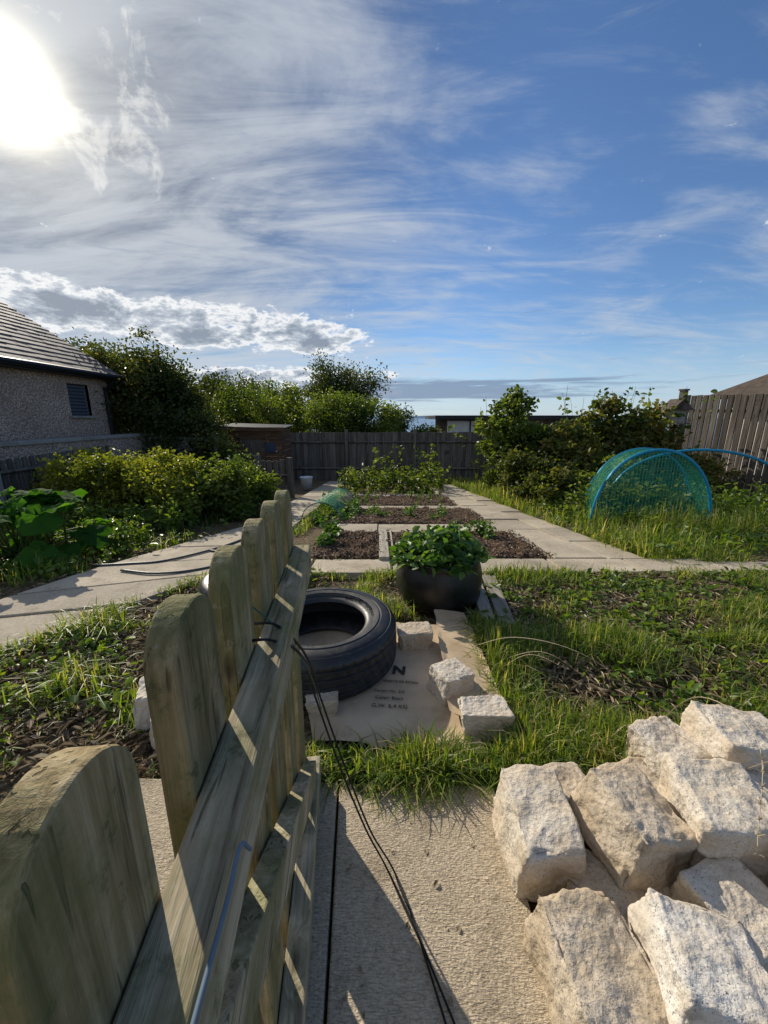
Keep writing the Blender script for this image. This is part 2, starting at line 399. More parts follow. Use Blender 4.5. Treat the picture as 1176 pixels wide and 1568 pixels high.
# ---------------- ground, sea, hills
def axis(lo,hi,fine0,fine1,st):
    a=list(np.arange(fine0,fine1+1e-6,st)); s=st; x=fine1
    while x<hi: s*=1.35; x=min(hi,x+s); a.append(x)
    s=st; x=fine0; b=[]
    while x>lo: s*=1.35; x=max(lo,x-s); b.append(x)
    return np.array(b[::-1]+a)
xs=axis(-6000,6000,-7,8,.12); ys=axis(-3000,6000,.2,12,.12)
GX,GY=np.meshgrid(xs,ys)
GZ=gz(GY)+np.where((np.abs(GX)<9)&(GY<13),.012*nz(GX,GY,5,3)-.015,0)
nx,ny=len(xs),len(ys)
V=np.stack([GX,GY,GZ],2).reshape(-1,3)
idx=np.arange(nx*ny).reshape(ny,nx)
F=np.stack([idx[:-1,:-1],idx[:-1,1:],idx[1:,1:],idx[1:,:-1]],2).reshape(-1,4)
go=rawmesh('ground',V,F.ravel(),np.full(len(F),4),np.zeros(len(F)),M_ground)
go.data.polygons.foreach_set('use_smooth',[True]*len(F))
M_sea,qs,bs=mat('sea_water',.25,.5,(.08,.16,.24))
b=MB(); b.add([(-7000,85,-6.5),(7000,85,-6.5),(7000,8000,-6.5),(-7000,8000,-6.5)],[(0,1,2,3)],M_sea); b.done('sea')
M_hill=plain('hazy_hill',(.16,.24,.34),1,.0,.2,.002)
b=MB(); n=80; top=[];bot=[]
for i in range(n+1):
    x=-1500+i*60; h=8+38*max(0,math.sin((i-6)/n*3.1))*(.8+.3*mn.noise(Vector((i*.15,0,0)))); top.append((x,5200,h-6)); bot.append((x,5000,-7))
b.add(top+bot,[(i,i+1,n+2+i,n+1+i) for i in range(n)],M_hill); b.done('distant_hills',smooth=True)
# ---------------- paving
def jit(a): return (random.random()-.5)*a
b=MB()
b.prism([(-.040,-.6),(.34,-.6),(.325,.92),(-.133,.93)],.035,M_slab,.1)
b.prism([(-1.0,-.6),(-.046,-.6),(-.140,.935),(-1.0,.955)],.032,M_slab,.3)
b.done('concrete_path',bevel=.005)
b=MB()
A=[(-2.4,.7),(-1.8,1.62),(-1.2,2.55),(-1.08,3.4),(-1.05,4.4),(-1.02,5.5),(-1.0,6.6),(-.98,7.8),(-.96,9.2),(-.95,10.8)]
C=[(-2.95,.6),(-2.6,1.5),(-2.3,2.2),(-1.95,3.3),(-1.62,4.3),(-1.6,5.5),(-1.58,6.6),(-1.56,7.8),(-1.55,9.2),(-1.55,10.8)]
def lp(p,q_,t): return (p[0]+(q_[0]-p[0])*t,p[1]+(q_[1]-p[1])*t)
for i in range(len(A)-1):
    for h0,h1 in ((0,.5),(.5,1)):
        e=.012; a0=lp(A[i],A[i+1],h0+e);a1=lp(A[i],A[i+1],h1-e);c0=lp(C[i],C[i+1],h0+e);c1_=lp(C[i],C[i+1],h1-e)
        b.prism([a0,a1,c1_,c0],.03+jit(.008),M_path)
b.done('garden_path',bevel=.005)
b=MB()
x=-1.18
while x<7:
    w=.62 if x<2.1 else .75; y1=2.93 if x<2.15 else 2.86
    b.prism([(x+.010,2.6+jit(.03)),(x+w-.010,2.6+jit(.03)),(x+w-.010,y1),(x+.010,y1)],.028+jit(.010),M_path); x+=w
y=2.945
while y<10:
    for k in range(2):
        c=1.76-.062*(y-3)+jit(.02); c2=c-.037
        s0,s1=(-.36,.05) if k==0 else (.065,.36)
        b.prism([(c+s0,y+.010),(c+s1,y+.010),(c2+s1,y+.586),(c2+s0,y+.586)],.026+jit(.016),M_path)
    y+=.6
for (y0,y1) in ((3.98,4.42),(5.62,5.92),(7.2,7.5)):
    x=-.62-.05*(y0-3)
    while x<1.2:
        xe=min(x+.6,1.38-.062*(y0-3)); b.prism([(x+.006,y0),(xe-.006,y0),(xe-.006,y1),(x+.006,y1)],.028+jit(.008),M_path); x+=.6
b.done('paved_path',bevel=.005)
# ---------------- beds
def bed(x0,x1,y0,y1,name):
    n=60; xs=np.linspace(x0,x1,n); ys=np.linspace(y0,y1,n); Gx,Gy=np.meshgrid(xs,ys)
    ed=np.minimum(np.minimum(Gx-x0,x1-Gx),np.minimum(Gy-y0,y1-Gy)); 
    Gz=gz(Gy)+.004+np.clip(ed*.6,0,.035)+.018*nz(Gx,Gy,16,4)+.010*R.normal(size=Gx.shape)
    Gz[ed<1e-6]=gz(Gy)[ed<1e-6]-.03
    V=np.stack([Gx,Gy,Gz],2).reshape(-1,3); idx=np.arange(n*n).reshape(n,n)
    F=np.stack([idx[:-1,:-1],idx[:-1,1:],idx[1:,1:],idx[1:,:-1]],2).reshape(-1,4)
    p=empty(name); rawmesh('soil',V,F.ravel(),np.full(len(F),4),np.zeros(len(F)),M_soil,p)
    k=int(3000*(x1-x0)*(y1-y0)); P=np.stack([R.uniform(x0-.02,x1+.02,k),R.uniform(y0-.02,y1+.02,k)],1)
    z=gz(P[:,1])+.040+.018*nz(P[:,0],P[:,1],16,4)
    leaves('bark_chips',np.column_stack([P,z]),.024,R.random(k),M_chip,p,.7,1.6)
bed(-.62,-.04,2.97,3.95,'raised_bed'); bed(.05,1.36,2.97,3.95,'raised_bed')
bed(-.66,1.26,4.45,5.6,'raised_bed'); bed(-.72,1.15,5.95,7.18,'raised_bed')
b=MB()
b.prism([(-.04,2.9),(.045,2.9),(.03,3.98),(-.05,3.98)],.055,M_plank,.2)
b.prism([(.07,3.1),(.085,3.1),(.075,3.98),(.06,3.98)],.06,M_plank,.4)
b.done('timber_plank',bevel=.004)
b=MB(); 
b.prism([(.53,1.9),(.60,1.88),(.66,2.5),(.58,2.52)],.05,M_plank,.75)
b.prism([(.62,1.86),(.70,1.84),(.77,2.48),(.68,2.5)],.042,M_plank,.9); b.done('timber_board',bevel=.004)
# ---------------- gate
b=MB()
for i in range(-1,6):
    y=.166+.149*i-(.012 if i==0 else 0); w=.0475; zt=.945-.002*i+jit(.006)-(.018 if i==0 else 0); dz=.05
    poly=[(y-w,.03),(y+w,.03),(y+w,zt-dz)]+[(y+w*math.cos(a),zt-dz+dz*math.sin(a)**.9) for a in np.linspace(.15,math.pi-.15,16)]+[(y-w,zt-dz)]
    b.extr(poly,-.027+jit(.002),jit(.001),M_picket)
gate=empty('picket_gate',(-.136,0,0)); gate.rotation_euler=(0,0,math.radians(5.94))
b.done('pickets',gate,bevel=.003)
b=MB()
b.box((.0225,.395,.745),(.042,1.12,.07),M_rail,r=.3)
b.box((.0225,.395,.075),(.042,1.12,.07),M_rail,r=.35)
b.box((.020,.48,.41),(.034,.95,.065),M_rail,tilt=(math.atan2(-.56,.80),0),r=.45)
b.done('rails',gate,bevel=.003)
b=MB()
for i in range(0,6):
    for z in (.73,.76,.07): b.tube([(.001,.166+.149*i+jit(.02),z-.0),(-.029,.166+.149*i,z)],.003,M_dark,6)
b.done('nails',gate)
b=MB()
cA=catmull([(-.23,.52,.80),(-.20,.49,.792),(-.162,.50,.785),(-.145,.60,.69),(-.148,.72,.50),(-.098,.71,.326),(-.044,.714,.145),(.005,.70,.045),(.07,.58,.04),(.16,.38,.04)])
cB=catmull([(-.235,.56,.80),(-.205,.54,.79),(-.165,.54,.785),(-.145,.64,.66),(-.140,.74,.48),(-.088,.73,.30),(-.034,.73,.12),(.02,.70,.043),(.06,.61,.042),(.135,.38,.04)])
b.tube(cA,.0022,M_cord); b.tube(cB,.0022,M_cord); b.done('black_twine',smooth=True)
b=MB(); b.tube(catmull([(-.21,.50,.86),(-.175,.53,.80),(-.15,.57,.73),(-.142,.66,.60),(-.142,.74,.46)]),.0013,M_green_cord)
b.done('garden_wire',smooth=True)
b=MB(); b.tube(catmull([(-.098,.08,.783),(-.103,.14,.783),(-.106,.19,.783),(-.110,.225,.782),(-.107,.235,.765)]),.0018,M_bluecord); b.done('blue_cord',smooth=True)
# ---------------- granite blocks
def block(c,size,rot=0,tilt=(0,0),mi=0,seed=0,rough=1.):
    bm=bmesh.new(); bmesh.ops.create_cube(bm,size=2)
    bmesh.ops.subdivide_edges(bm,edges=bm.edges[:],cuts=36,use_grid_fill=True)
    sx_,sy_,sz_=[a/2 for a in size]; off=Vector((seed*7.1,seed*3.3,seed*1.7)); rs=random.Random(seed)
    tap=[rs.uniform(-.12,.12) for _ in range(4)]; mz=min(sx_,sy_,sz_); rr=mz*.12
    for v in bm.verts:
        n0=v.co.copy(); p=Vector((v.co.x*sx_,v.co.y*sy_,v.co.z*sz_))
        inn=Vector((max(-sx_+rr,min(sx_-rr,p.x)),max(-sy_+rr,min(sy_-rr,p.y)),max(-sz_+rr,min(sz_-rr,p.z))))
        dd=p-inn; n=dd.normalized(); p=inn+n*rr
        p.x*=1+tap[0]*n0.z+tap[1]*n0.y*.6; p.y*=1+tap[2]*n0.z+tap[3]*n0.x*.6; p.z*=1+tap[1]*n0.x*.6
        k=mn.noise(p*10+off)*.012+mn.noise(p*24+off)*.006+abs(mn.noise(p*48+off))*-.005+mn.noise(p*110+off)*.0016
        edge_=sum(1 for a in n0 if abs(a)>.84)
        if edge_>=2: k-=max(0,mn.noise(p*18+off*2))*.026
        v.co=p+n*k*rough
    me=bpy.data.meshes.new('granite_block'); bm.to_mesh(me); bm.free()
    me.materials.append(M_gr[mi]); me.polygons.foreach_set('use_smooth',[True]*len(me.polygons))
    o=link(bpy.data.objects.new('granite_block',me)); o.location=c; o.rotation_euler=(tilt[0],tilt[1],rot); return o
B=[((.385,.745,.095),(.165,.215,.17),-.06,(0,.03),0),
 ((.505,.85,.07),(.11,.14,.12),.25,(0,.1),2),
 ((.585,.715,.165),(.165,.19,.15),.22,(.08,.2),2),
 ((.79,.70,.195),(.19,.19,.16),-.22,(.05,-.12),0),
 ((.84,.95,.11),(.17,.15,.14),.3,(.05,.1),0),
 ((1.02,.92,.17),(.19,.18,.16),-.15,(0,.15),0),
 ((.395,.49,.085),(.18,.19,.14),.14,(.05,.08),2),
 ((.565,.46,.13),(.17,.19,.15),-.3,(-.05,.12),1),
 ((.70,.555,.13),(.15,.16,.12),.28,(.12,-.08),0),
 ((.88,.54,.19),(.18,.16,.14),-.3,(.1,.1),2),
 ((.485,.63,.05),(.11,.12,.11),.7,(0,0),2),
 ((.70,.85,.06),(.17,.15,.12),.2,(0,0),2),
 ((.66,.40,.05),(.18,.18,.12),0,(0,0),2),
 ((.96,.77,.11),(.18,.18,.16),.2,(0,0),0),
 ((.50,.30,.06),(.18,.15,.13),.3,(0,0),0),
 ((1.15,.73,.12),(.20,.18,.18),.1,(0,0),1),
 ((.60,.61,.05),(.15,.13,.10),.1,(0,0),2),
 ((.80,.46,.05),(.16,.15,.12),.5,(0,0),0),
 ((.69,.62,.04),(.14,.12,.10),.3,(0,0),2),
 ((.145,1.68,.06),(.155,.11,.10),.1,(0,0),2),
 ((.275,1.35,.065),(.145,.13,.115),.45,(0,.05),0),
 ((.355,1.165,.06),(.16,.12,.10),.05,(0,0),0),
 ((-.235,1.25,.045),(.12,.10,.09),.1,(0,0),2),
 ((-.83,1.24,.07),(.17,.15,.13),.25,(0,.05),0),
 ((-.72,1.12,.05),(.14,.12,.10),.7,(0,.05),2)]
for i,(c,s_,r,t,mi) in enumerate(B): block(c,s_,r,t,mi,i+1,1.0 if s_[0]>.16 else .8)
# ---------------- tyres
def tyre(loc,R0,h,name='car_tyre'):
    hh=h/2; ri=R0*.58
    prof=[(ri+.012,-hh*.62),(ri,-hh*.70),(ri+.008,-hh*.80),(ri+.02,-hh*.84),(ri+.05,-hh*.98),(R0*.88,-hh),(R0*.95,-hh*.86),(R0*.985,-hh*.72)]
    tr=[]
    for k,z in enumerate(np.linspace(-.66,.66,25)):
        gr=(k%6 in(3,)) ; tr.append((R0*(1-.012*abs(z)**2)-(.008 if gr else 0),hh*z))
    top=[(R0*.985,hh*.72),(R0*.96,hh*.84),(R0*.925,hh*.93),(R0*.92,hh*.925),(R0*.905,hh*.95),(R0*.88,hh*1.0),(R0*.80,hh*1.03),(R0*.79,hh*.995),(R0*.775,hh*.995),(R0*.765,hh*1.03),(R0*.70,hh*.99),(ri+.04,hh*.90),(ri+.036,hh*.86),(ri+.02,hh*.84),(ri+.008,hh*.80),(ri,hh*.70),(ri+.012,hh*.60)]
    inner=[(ri+.05,hh*.5),(R0*.93,hh*.35),(R0*.95,0),(R0*.93,-hh*.35),(ri+.05,-hh*.5)]
    pr=prof+tr+top+inner; n=len(pr); seg=240; vs=[];fs=[]
    for s_ in range(seg):
        a=2*math.pi*s_/seg
        for k,(r,z) in enumerate(pr):
            i0=len(prof); 
            if i0<=k<i0+25 and (s_+k//3)%5==0: r-=.004
            if k in (i0-1,i0+25) and s_%5==0: r-=.003
            vs.append((r*math.cos(a),r*math.sin(a),z))
    for s_ in range(seg):
        for k in range(n):
            s2=(s_+1)%seg;k2=(k+1)%n; fs.append((s_*n+k,s2*n+k,s2*n+k2,s_*n+k2))
    b=MB(); b.add(vs,fs,M_rubber,.3); p=empty(name,loc); o=b.done('tyre_carcass',p,smooth=True)
    es=o.modifiers.new('e','EDGE_SPLIT'); es.split_angle=math.radians(38)
    for wi,(word,a0) in enumerate((("RADIAL TUBELESS",1.2),("205 / 55 R16",-1.1),("STEEL BELTED",3.3))):
        for ci,ch in enumerate(word):
            if ch==' ': continue
            cu=bpy.data.curves.new('letter','FONT'); cu.body=ch; cu.size=.028; cu.extrude=.0010; cu.align_x='CENTER'
            cu.materials.append(M_rubber); o=link(bpy.data.objects.new('letter',cu),p); a=a0-ci*.08; rr=R0*.66
            o.location=(rr*math.cos(a),rr*math.sin(a),hh*.955); o.rotation_euler=(0,0,a-math.pi/2)
    return p
tyre((-.285,1.59,.118),.342,.215)
tyre((-.79,2.16,.10),.30,.18)
# ---------------- cardboard
def sheet(b,poly,z,m,wav,seed):
    n=30; vs=[]
    for j in range(n+1):
        for i in range(n+1):
            u=i/n;v=j/n; p=[(1-u)*(1-v)*poly[0][k]+u*(1-v)*poly[1][k]+u*v*poly[2][k]+(1-u)*v*poly[3][k] for k in(0,1)]
            e=max(abs(u-.5),abs(v-.5))*2
            zz_=z+wav*(.5+.5*mn.noise(Vector((p[0]*5+seed,p[1]*5,0))))+max(0,e-.8)*.08*(.5+mn.noise(Vector((p[0]*7,p[1]*7,seed))))
            vs.append((p[0]+.010*mn.noise(Vector((p[0]*20,p[1]*20,seed))),p[1]+.010*mn.noise(Vector((p[0]*20,p[1]*20,seed+5))),zz_))
    fs=[(j*(n+1)+i,j*(n+1)+i+1,(j+1)*(n+1)+i+1,(j+1)*(n+1)+i) for j in range(n) for i in range(n)]
    b.add(vs,fs,m,.2)
cp=empty('cardboard_sheet')
b=MB(); sheet(b,[(-.24,1.09),(.33,1.04),(.34,1.84),(-.52,1.95)],.018,M_card,.006,1); o=b.done('lower_sheet',cp,smooth=True)
b=MB(); sheet(b,[(.24,1.20),(.46,1.08),(.44,1.92),(.28,1.95)],.040,M_card,.022,3); b.done('upper_sheet',cp,smooth=True)
M_ink=plain('print_ink',(.04,.035,.03),.8)
for t,x,y,s_,r in (("N",.07,1.50,.075,math.pi-.15),("MADE IN CHINA",.07,1.405,.020,math.pi-.1),("G.W. 6.4 KG",.02,1.25,.026,-.08),("Color: Black",.02,1.295,.022,-.08),("Carton No. 2/2",.02,1.335,.020,-.08)):
    cu=bpy.data.curves.new('printed_text','FONT'); cu.body=t; cu.size=s_; cu.align_x='CENTER'; cu.extrude=.0004; cu.materials.append(M_ink)
    if t=="N": cu.offset=.003
    o=link(bpy.data.objects.new('printed_text',cu),cp); o.location=(x,y,.0262); o.rotation_euler=(0,0,r)
# ---------------- pot
pp=empty('plant_pot',(.335,2.2,0))
b=MB(); prof=[(.0,.005),(.21,.005),(.236,.02),(.256,.08),(.262,.15),(.257,.21),(.246,.255),(.240,.28),(.246,.298),(.238,.31),(.222,.305),(.216,.28),(.215,.22),(0,.21)]
seg=64; vs=[];fs=[]
for s_ in range(seg):
    a=2*math.pi*s_/seg
    for k,(r,z) in enumerate(prof):
        r2=r*(1+.012*math.sin(a*3+1)+.008*math.sin(a*7)*(z>.05)); vs.append((r2*math.cos(a),r2*math.sin(a),z+.006*math.sin(a*2)))
n=len(prof)
for s_ in range(seg):
    for k in range(n-1):
        s2=(s_+1)%seg; fs.append((s_*n+k,s2*n+k,s2*n+k+1,s_*n+k+1))
b.add(vs,fs,M_pot,.2); b.done('pot_body',pp,smooth=True)
b=MB(); b.add([(.214*math.cos(a),.214*math.sin(a),.245+.01*math.sin(a*5)) for a in np.linspace(0,6.283,40)[:-1]],[list(range(39))],M_soil); b.done('compost',pp)
n=760; th=R.random(n)*6.28; rr=np.sqrt(R.random(n))*.27
P=np.column_stack([rr*np.cos(th),rr*np.sin(th),.27+.18*(1-(rr/.30)**2)*R.random(n)**.5+.04*nz(rr*np.cos(th),rr*np.sin(th),14,2)])
leaves('leaves',P,.058,R.random(n),L_pot,pp,.75,.9)
b=MB()
for i in range(60):
    k=random.randrange(n); p=P[k]; b.tube([(p[0]*.4,p[1]*.4,.23),(p[0]*.8,p[1]*.8,p[2]*.8+.05),tuple(p)],.0018,M_stem,4)
b.done('stems',pp)
# ---------------- shrubs & trees
def crown(center,rad,ncl,n,rc,surf=.45,zcut=-.8):
    D=nrm(R.normal(size=(ncl*3,3))); D=D[D[:,2]>zcut][:ncl]; k=len(D)
    rr=R.random((k,1))**surf*(.85+.3*R.random((k,1))); C=D*rr*np.array(rad)+np.array(center)
    rcs=rc*(.5+1.0*R.random(k)); sh=R.random(k)
    w=rcs**2; w/=w.sum(); ci=R.choice(k,n,p=w)
    off=nrm(R.normal(size=(n,3)))*(R.random((n,1))**.5)*rcs[ci][:,None]*np.array([1,1,.8])*(1+.25*R.normal(size=(n,1)))
    return C[ci]+off,np.clip(.55*sh[ci]+.45*R.random(n),0,1),C,rcs
def tree(name,base,center,rad,ncl,n,rc,ls,m,trunk=.08,w=.55,extra=None,surf=.45):
    p=empty(name); P,rn,C,rcs=crown(center,rad,ncl,n,rc,surf)
    keep=P[:,2]>gz(P[:,1])+.02; P=P[keep]; rn=rn[keep]
    leaves('foliage',P,ls,rn,m,p,w,.5)
    b=MB(); bx=Vector(base); c=Vector(center); mid=bx.lerp(c,.55)+Vector((jit(.2),jit(.2),0))
    b.tube([bx-Vector((0,0,.1)),bx.lerp(mid,.5)+Vector((jit(.1),jit(.1),0)),mid],[trunk,trunk*.8,trunk*.6],M_bark,8)
    for i in range(min(len(C),26)):
        t=Vector(C[i]); m0=bx.lerp(mid,.4+.6*random.random()); m1=m0.lerp(t,.5)+Vector((jit(.3),jit(.3),.1))
        b.tube([m0,m1,t],[trunk*.4,trunk*.22,trunk*.06],M_bark,5)
    b.done('trunk_and_limbs',p,smooth=True); return p
def shoots(name,bases,nst,h,spread,ls,per,m,w=.6,parent=None,sr=.004,t0=.15):
    p=parent or empty(name); b=MB(); PP=[];rr=[]
    for bx in bases:
        for i in range(nst):
            a=random.random()*6.28; hh=h*(.55+.6*random.random()); sp=spread*random.random()
            s=Vector(bx)+Vector((jit(spread*.6),jit(spread*.6),0)); e=s+Vector((math.cos(a)*sp,math.sin(a)*sp,hh)); mdl=s.lerp(e,.5)+Vector((-math.cos(a),-math.sin(a),0))*sp*.25
            pts=[s,mdl,e+Vector((math.cos(a),math.sin(a),-.5))*sp*.1]; b.tube(pts,[sr,sr*.8,sr*.4],M_stem,4)
            sh=random.random()*.5
            for k in range(per):
                t=t0+(1-t0)*random.random(); q0=pts[0].lerp(pts[1],t*2) if t<.5 else pts[1].lerp(pts[2],t*2-1)
                PP.append((q0.x+jit(ls*1.3),q0.y+jit(ls*1.3),q0.z+jit(ls*.8))); rr.append(sh+.5*random.random())
    leaves('leaves',np.array(PP),ls,np.array(rr),m,p,w,.8); b.done('stems',p); return p
tree('apple_tree',(-6.2,9.6,g(9.6)),(-5.9,9.4,1.5),(1.5,1.1,1.45),62,19000,.42,.085,L_dark,.12)
tree('hawthorn_tree',(-4.6,9.2,g(9.2)),(-4.75,9.2,1.05),(1.15,1.0,1.4),50,15000,.4,.08,L_dark,.09)
tree('elder_tree',(-7.4,10.5,g(10.5)),(-7.3,10.5,1.8),(1.4,1.1,1.2),40,9000,.45,.09,L_dark,.09)
tree('willow_shrub',(-3.9,8.4,g(8.4)),(-4.0,8.5,.35),(.95,.8,.8),30,8000,.35,.07,L_dark,.05)
tree('sycamore_tree',(-4.9,13.8,g(14)),(-4.9,13.8,.95),(1.6,1.2,1.2),46,10500,.42,.1,L_mid,.1)
tree('birch_tree',(-4.5,17,g(17)),(-4.5,17,1.4),(1.4,1.2,1.25),36,6000,.5,.12,L_mid,.1)
tree('hedge_tree',(-1.6,14.5,g(14)),(-1.4,14.5,.7),(1.85,1.3,1.25),56,17000,.5,.1,L_mid,.1)
tree('round_tree',(-2.4,19,g(19)),(-2.2,19,1.75),(1.9,1.4,1.7),56,15000,.6,.12,L_dark,.12)
tree('palm_shrub',(.6,16,g(16)),(.55,16,.5),(.65,.6,.85),18,3000,.3,.14,L_mid,.06,.18)
tree('laurel_shrub',(1.6,15.5,g(15)),(1.7,15.5,.35),(.7,.5,.6),14,2500,.35,.1,L_mid,.06)
tree('distant_treeline',(-9,24,g(24)),(-9,24,1.2),(5,2,2.4),60,12000,1.0,.2,L_dark,.2)
tree('currant_bush',(2.5,7.7,g(7.7)),(2.5,7.7,.48),(.75,.6,1.02),56,9000,.2,.085,L_mid,.04,.7)
tree('raspberry_bush',(4.1,7.4,g(7.4)),(4.2,7.5,.40),(1.25,.7,1.04),84,13500,.22,.085,L_rasp,.04,.7)
tree('bramble_bush',(3.3,7.0,g(7.0)),(3.3,7.0,.15),(.85,.6,.62),44,6500,.2,.08,L_rasp,.03,.7)
tree('bramble_bush',(2.6,6.5,g(6.5)),(2.6,6.4,.0),(.6,.9,.48),46,8500,.17,.07,L_rasp,.03,.65)
tree('bramble_bush',(3.9,6.0,g(6.0)),(3.6,6.0,-.03),(1.1,.5,.46),50,9000,.18,.07,L_mid,.03,.65)
tree('bramble_bush',(5.0,6.4,g(6.4)),(5.1,6.5,.0),(.8,.5,.5),40,6500,.18,.07,L_rasp,.03,.65)
shoots('raspberry_canes',[(2.0,7.4,g(7.6)),(2.3,7.6,g(7.6)),(2.7,7.7,g(7.7)),(2.9,7.6,g(7.6)),(3.8,7.4,g(7.4)),(4.3,7.4,g(7.4)),(4.8,7.4,g(7.4)),(5.2,7.2,g(7.4)),(3.4,7.1,g(7))],8,1.8,.6,.1,18,L_mid,.7,None,.006,.4)
shoots('nettle_patch',[(2.3+random.random()*1.9,4.7+random.random()*1.6,g(5.6)) for i in range(52)],6,.5,.2,.06,16,L_mid,.6,None,.003,.15)
shoots('dock_patch',[(3.6+random.random()*2.6,4.2+random.random()*2.0,g(5.3)) for i in range(50)],5,.42,.2,.07,12,L_weed,.6,None,.003,.15)
shoots('tall_weeds',[(2.5+random.random()*3.6,3.5+random.random()*.8,g(4)) for i in range(46)],5,.24,.12,.05,10,L_weed,.6,None,.002,.1)
tree('golden_privet',(-3.2,5.0,g(5)),(-3.15,4.9,.17),(1.0,.65,.54),62,16000,.2,.05,L_gold,.03,.6)
tree('golden_privet',(-4.0,5.4,g(5.4)),(-4.05,5.4,.14),(.75,.5,.5),46,10000,.18,.05,L_gold,.03,.6)
tree('garden_shrub',(-2.2,5.4,g(5.4)),(-2.2,5.3,.08),(.6,.7,.46),44,9000,.17,.06,L_mid,.03,.6)
shoots('nettle_patch',[(-2.3+jit(1.0),5.6+jit(1.6),g(5.6)) for i in range(26)],6,.75,.2,.07,18,L_mid,.6,None,.003,.15)
shoots('nettle_patch',[(-2.9+jit(1.6),4.0+jit(.5),g(4.0)) for i in range(26)],6,.35,.15,.05,12,L_weed,.6,None,.002,.1)
shoots('tall_weeds',[(-2.6+jit(.9),3.3+jit(.5),g(3.3)) for i in range(14)],6,.25,.12,.045,10,L_weed,.6,None,.002,.1)
shoots('potato_plants',[(x,y+jit(.2),g(y)) for y in (7.8,8.6,9.4) for x in np.arange(-.8,1.2,.28)],6,.5,.25,.09,14,L_mid,.65,None,.004,.1)
shoots('bean_plants',[(-.1,8.9,g(9)),(.2,9.0,g(9)),(1.2,9.4,g(9.4)),(1.0,9.2,g(9))],7,.95,.3,.09,18,L_mid,.65,None,.004,.1)
b=MB()
for x,y,dx in ((-.6,9.6,.25),(-.3,9.6,.1),(1.2,10,0),(1.5,10.2,-.1),(.1,10,-.12)):
    b.tube([(x,y,g(y)-.05),(x+dx,y,g(y)+1.25)],.012,M_fgrey,6)
b.done('bean_poles')
shoots('lettuce_plants',[(-.5+jit(.2),4.6+random.random()*.9,g(5)) for i in range(9)]+[(-.55+jit(.1),3.3+random.random()*.6,g(3.6)+.02) for i in range(6)],7,.14,.08,.06,6,L_pot,.7,None,.002,.1)
shoots('pea_seedlings',[(.9+jit(.35),3.7+jit(.3),g(3.7)+.02) for i in range(10)]+[(-.1+jit(.3),5.1+jit(.7),g(5.1)) for i in range(6)]+[(.6+jit(.9),5.0+jit(.8),g(5)) for i in range(9)]+[(.2+jit(1.6),6.5+jit(.9),g(6.5)) for i in range(12)],4,.16,.05,.045,7,L_pot,.6,None,.002,.1)
# rhubarb
def bigleaf(b,tip,base_,rad,seed):
    n=10; seg=32; c=Vector(tip); ax=(Vector(tip)-Vector(base_)); ax.z=0; ax.normalize()
    N=(Vector((0,-.25,.8))+ax*random.uniform(-.2,.9)+Vector((jit(.9),jit(.9),0))).normalized()
    a=ax-N*ax.dot(N); a.normalize(); bb=N.cross(a); vs=[c-a*rad*.6];fs=[]
    for i in range(1,n+1):
        for k in range(seg):
            t=2*math.pi*k/seg; r=rad*i/n*(1+.26*math.cos(t)-.16*math.cos(3*t)+.05*math.sin(9*t+seed)+.03*math.sin(14*t))
            u=i/n
            h=.16*rad*abs(math.sin(t))*u-.18*rad*u**2+.12*rad*u**2*math.sin(6*t+seed)+.05*rad*math.sin(t*11+seed)*u
            h+=.06*rad*mn.noise(Vector((math.cos(t)*u*4,math.sin(t)*u*4,seed)))
            vs.append(c+a*r*math.cos(t)+bb*r*math.sin(t)+N*h)
    for k in range(seg): fs.append((0,1+k,1+(k+1)%seg))
    for i in range(n-1):
        for k in range(seg):
            k2=(k+1)%seg; fs.append((1+i*seg+k,1+(i+1)*seg+k,1+(i+1)*seg+k2,1+i*seg+k2))
    b.add(vs,fs,L_rhub)
M_rstem=plain('rhubarb_stalk',(.10,.13,.03),.6)
b=MB()
for i in range(64):
    a=random.random()*6.28; low_=i%2; rr=(.22+.32*random.random()) if low_ else (.05+.34*random.random())
    base_=(-2.85+jit(.3),3.0+jit(.3),g(3)); h=(.06+.16*random.random()) if low_ else (.20+.30*(1-rr)+random.random()*.10)
    tip=(base_[0]+rr*math.cos(a),base_[1]+rr*math.sin(a),h+g(3))
    b.tube([base_,((base_[0]+tip[0])/2,(base_[1]+tip[1])/2,h*.65),(tip[0]-.05*math.cos(a),tip[1]-.05*math.sin(a),tip[2]-.02)],[.009,.007,.005],M_rstem,6)
    bigleaf(b,tip,base_,.065+.07*random.random(),i)
b.done('rhubarb_plant',smooth=True)
# ---------------- grass
card=[(-.33,.47,1.04,1.95)]
def free(x,y):
    ok=np.ones_like(x,bool)
    ok&=~((x>-1.02)&(x<.34)&(y<.935))
    for a0,a1,b0,b1 in card: ok&=~((x>a0)&(x<a1)&(y>b0)&(y<b1))
    ok&=~(((x+.285)**2+(y-1.59)**2)<.35**2); ok&=~(((x+.79)**2+(y-2.16)**2)<.30**2)
    ok&=~(((x-.335)**2+(y-2.2)**2)<.27**2)
    ok&=~((y>2.6)&(y<2.93)&(x>-1.2))
    for c,s_,*_ in B: ok&=~((np.abs(x-c[0])<s_[0]*.5)&(np.abs(y-c[1])<s_[1]*.5))
    c=1.76-.062*(y-3); ok&=~((y>2.9)&(x>-.75)&(x<c+.36))
    ya=np.array([p[1] for p in A]); xa=np.array([p[0] for p in A]); yc=np.array([p[1] for p in C]); xc=np.array([p[0] for p in C])
    ok&=~((x<np.interp(y,ya,xa)+.01)&(x>np.interp(y,yc,xc)-.01))
    ok&=~((x>.36)&(x<1.2)&(y<.95)&(y<.95))
    return ok
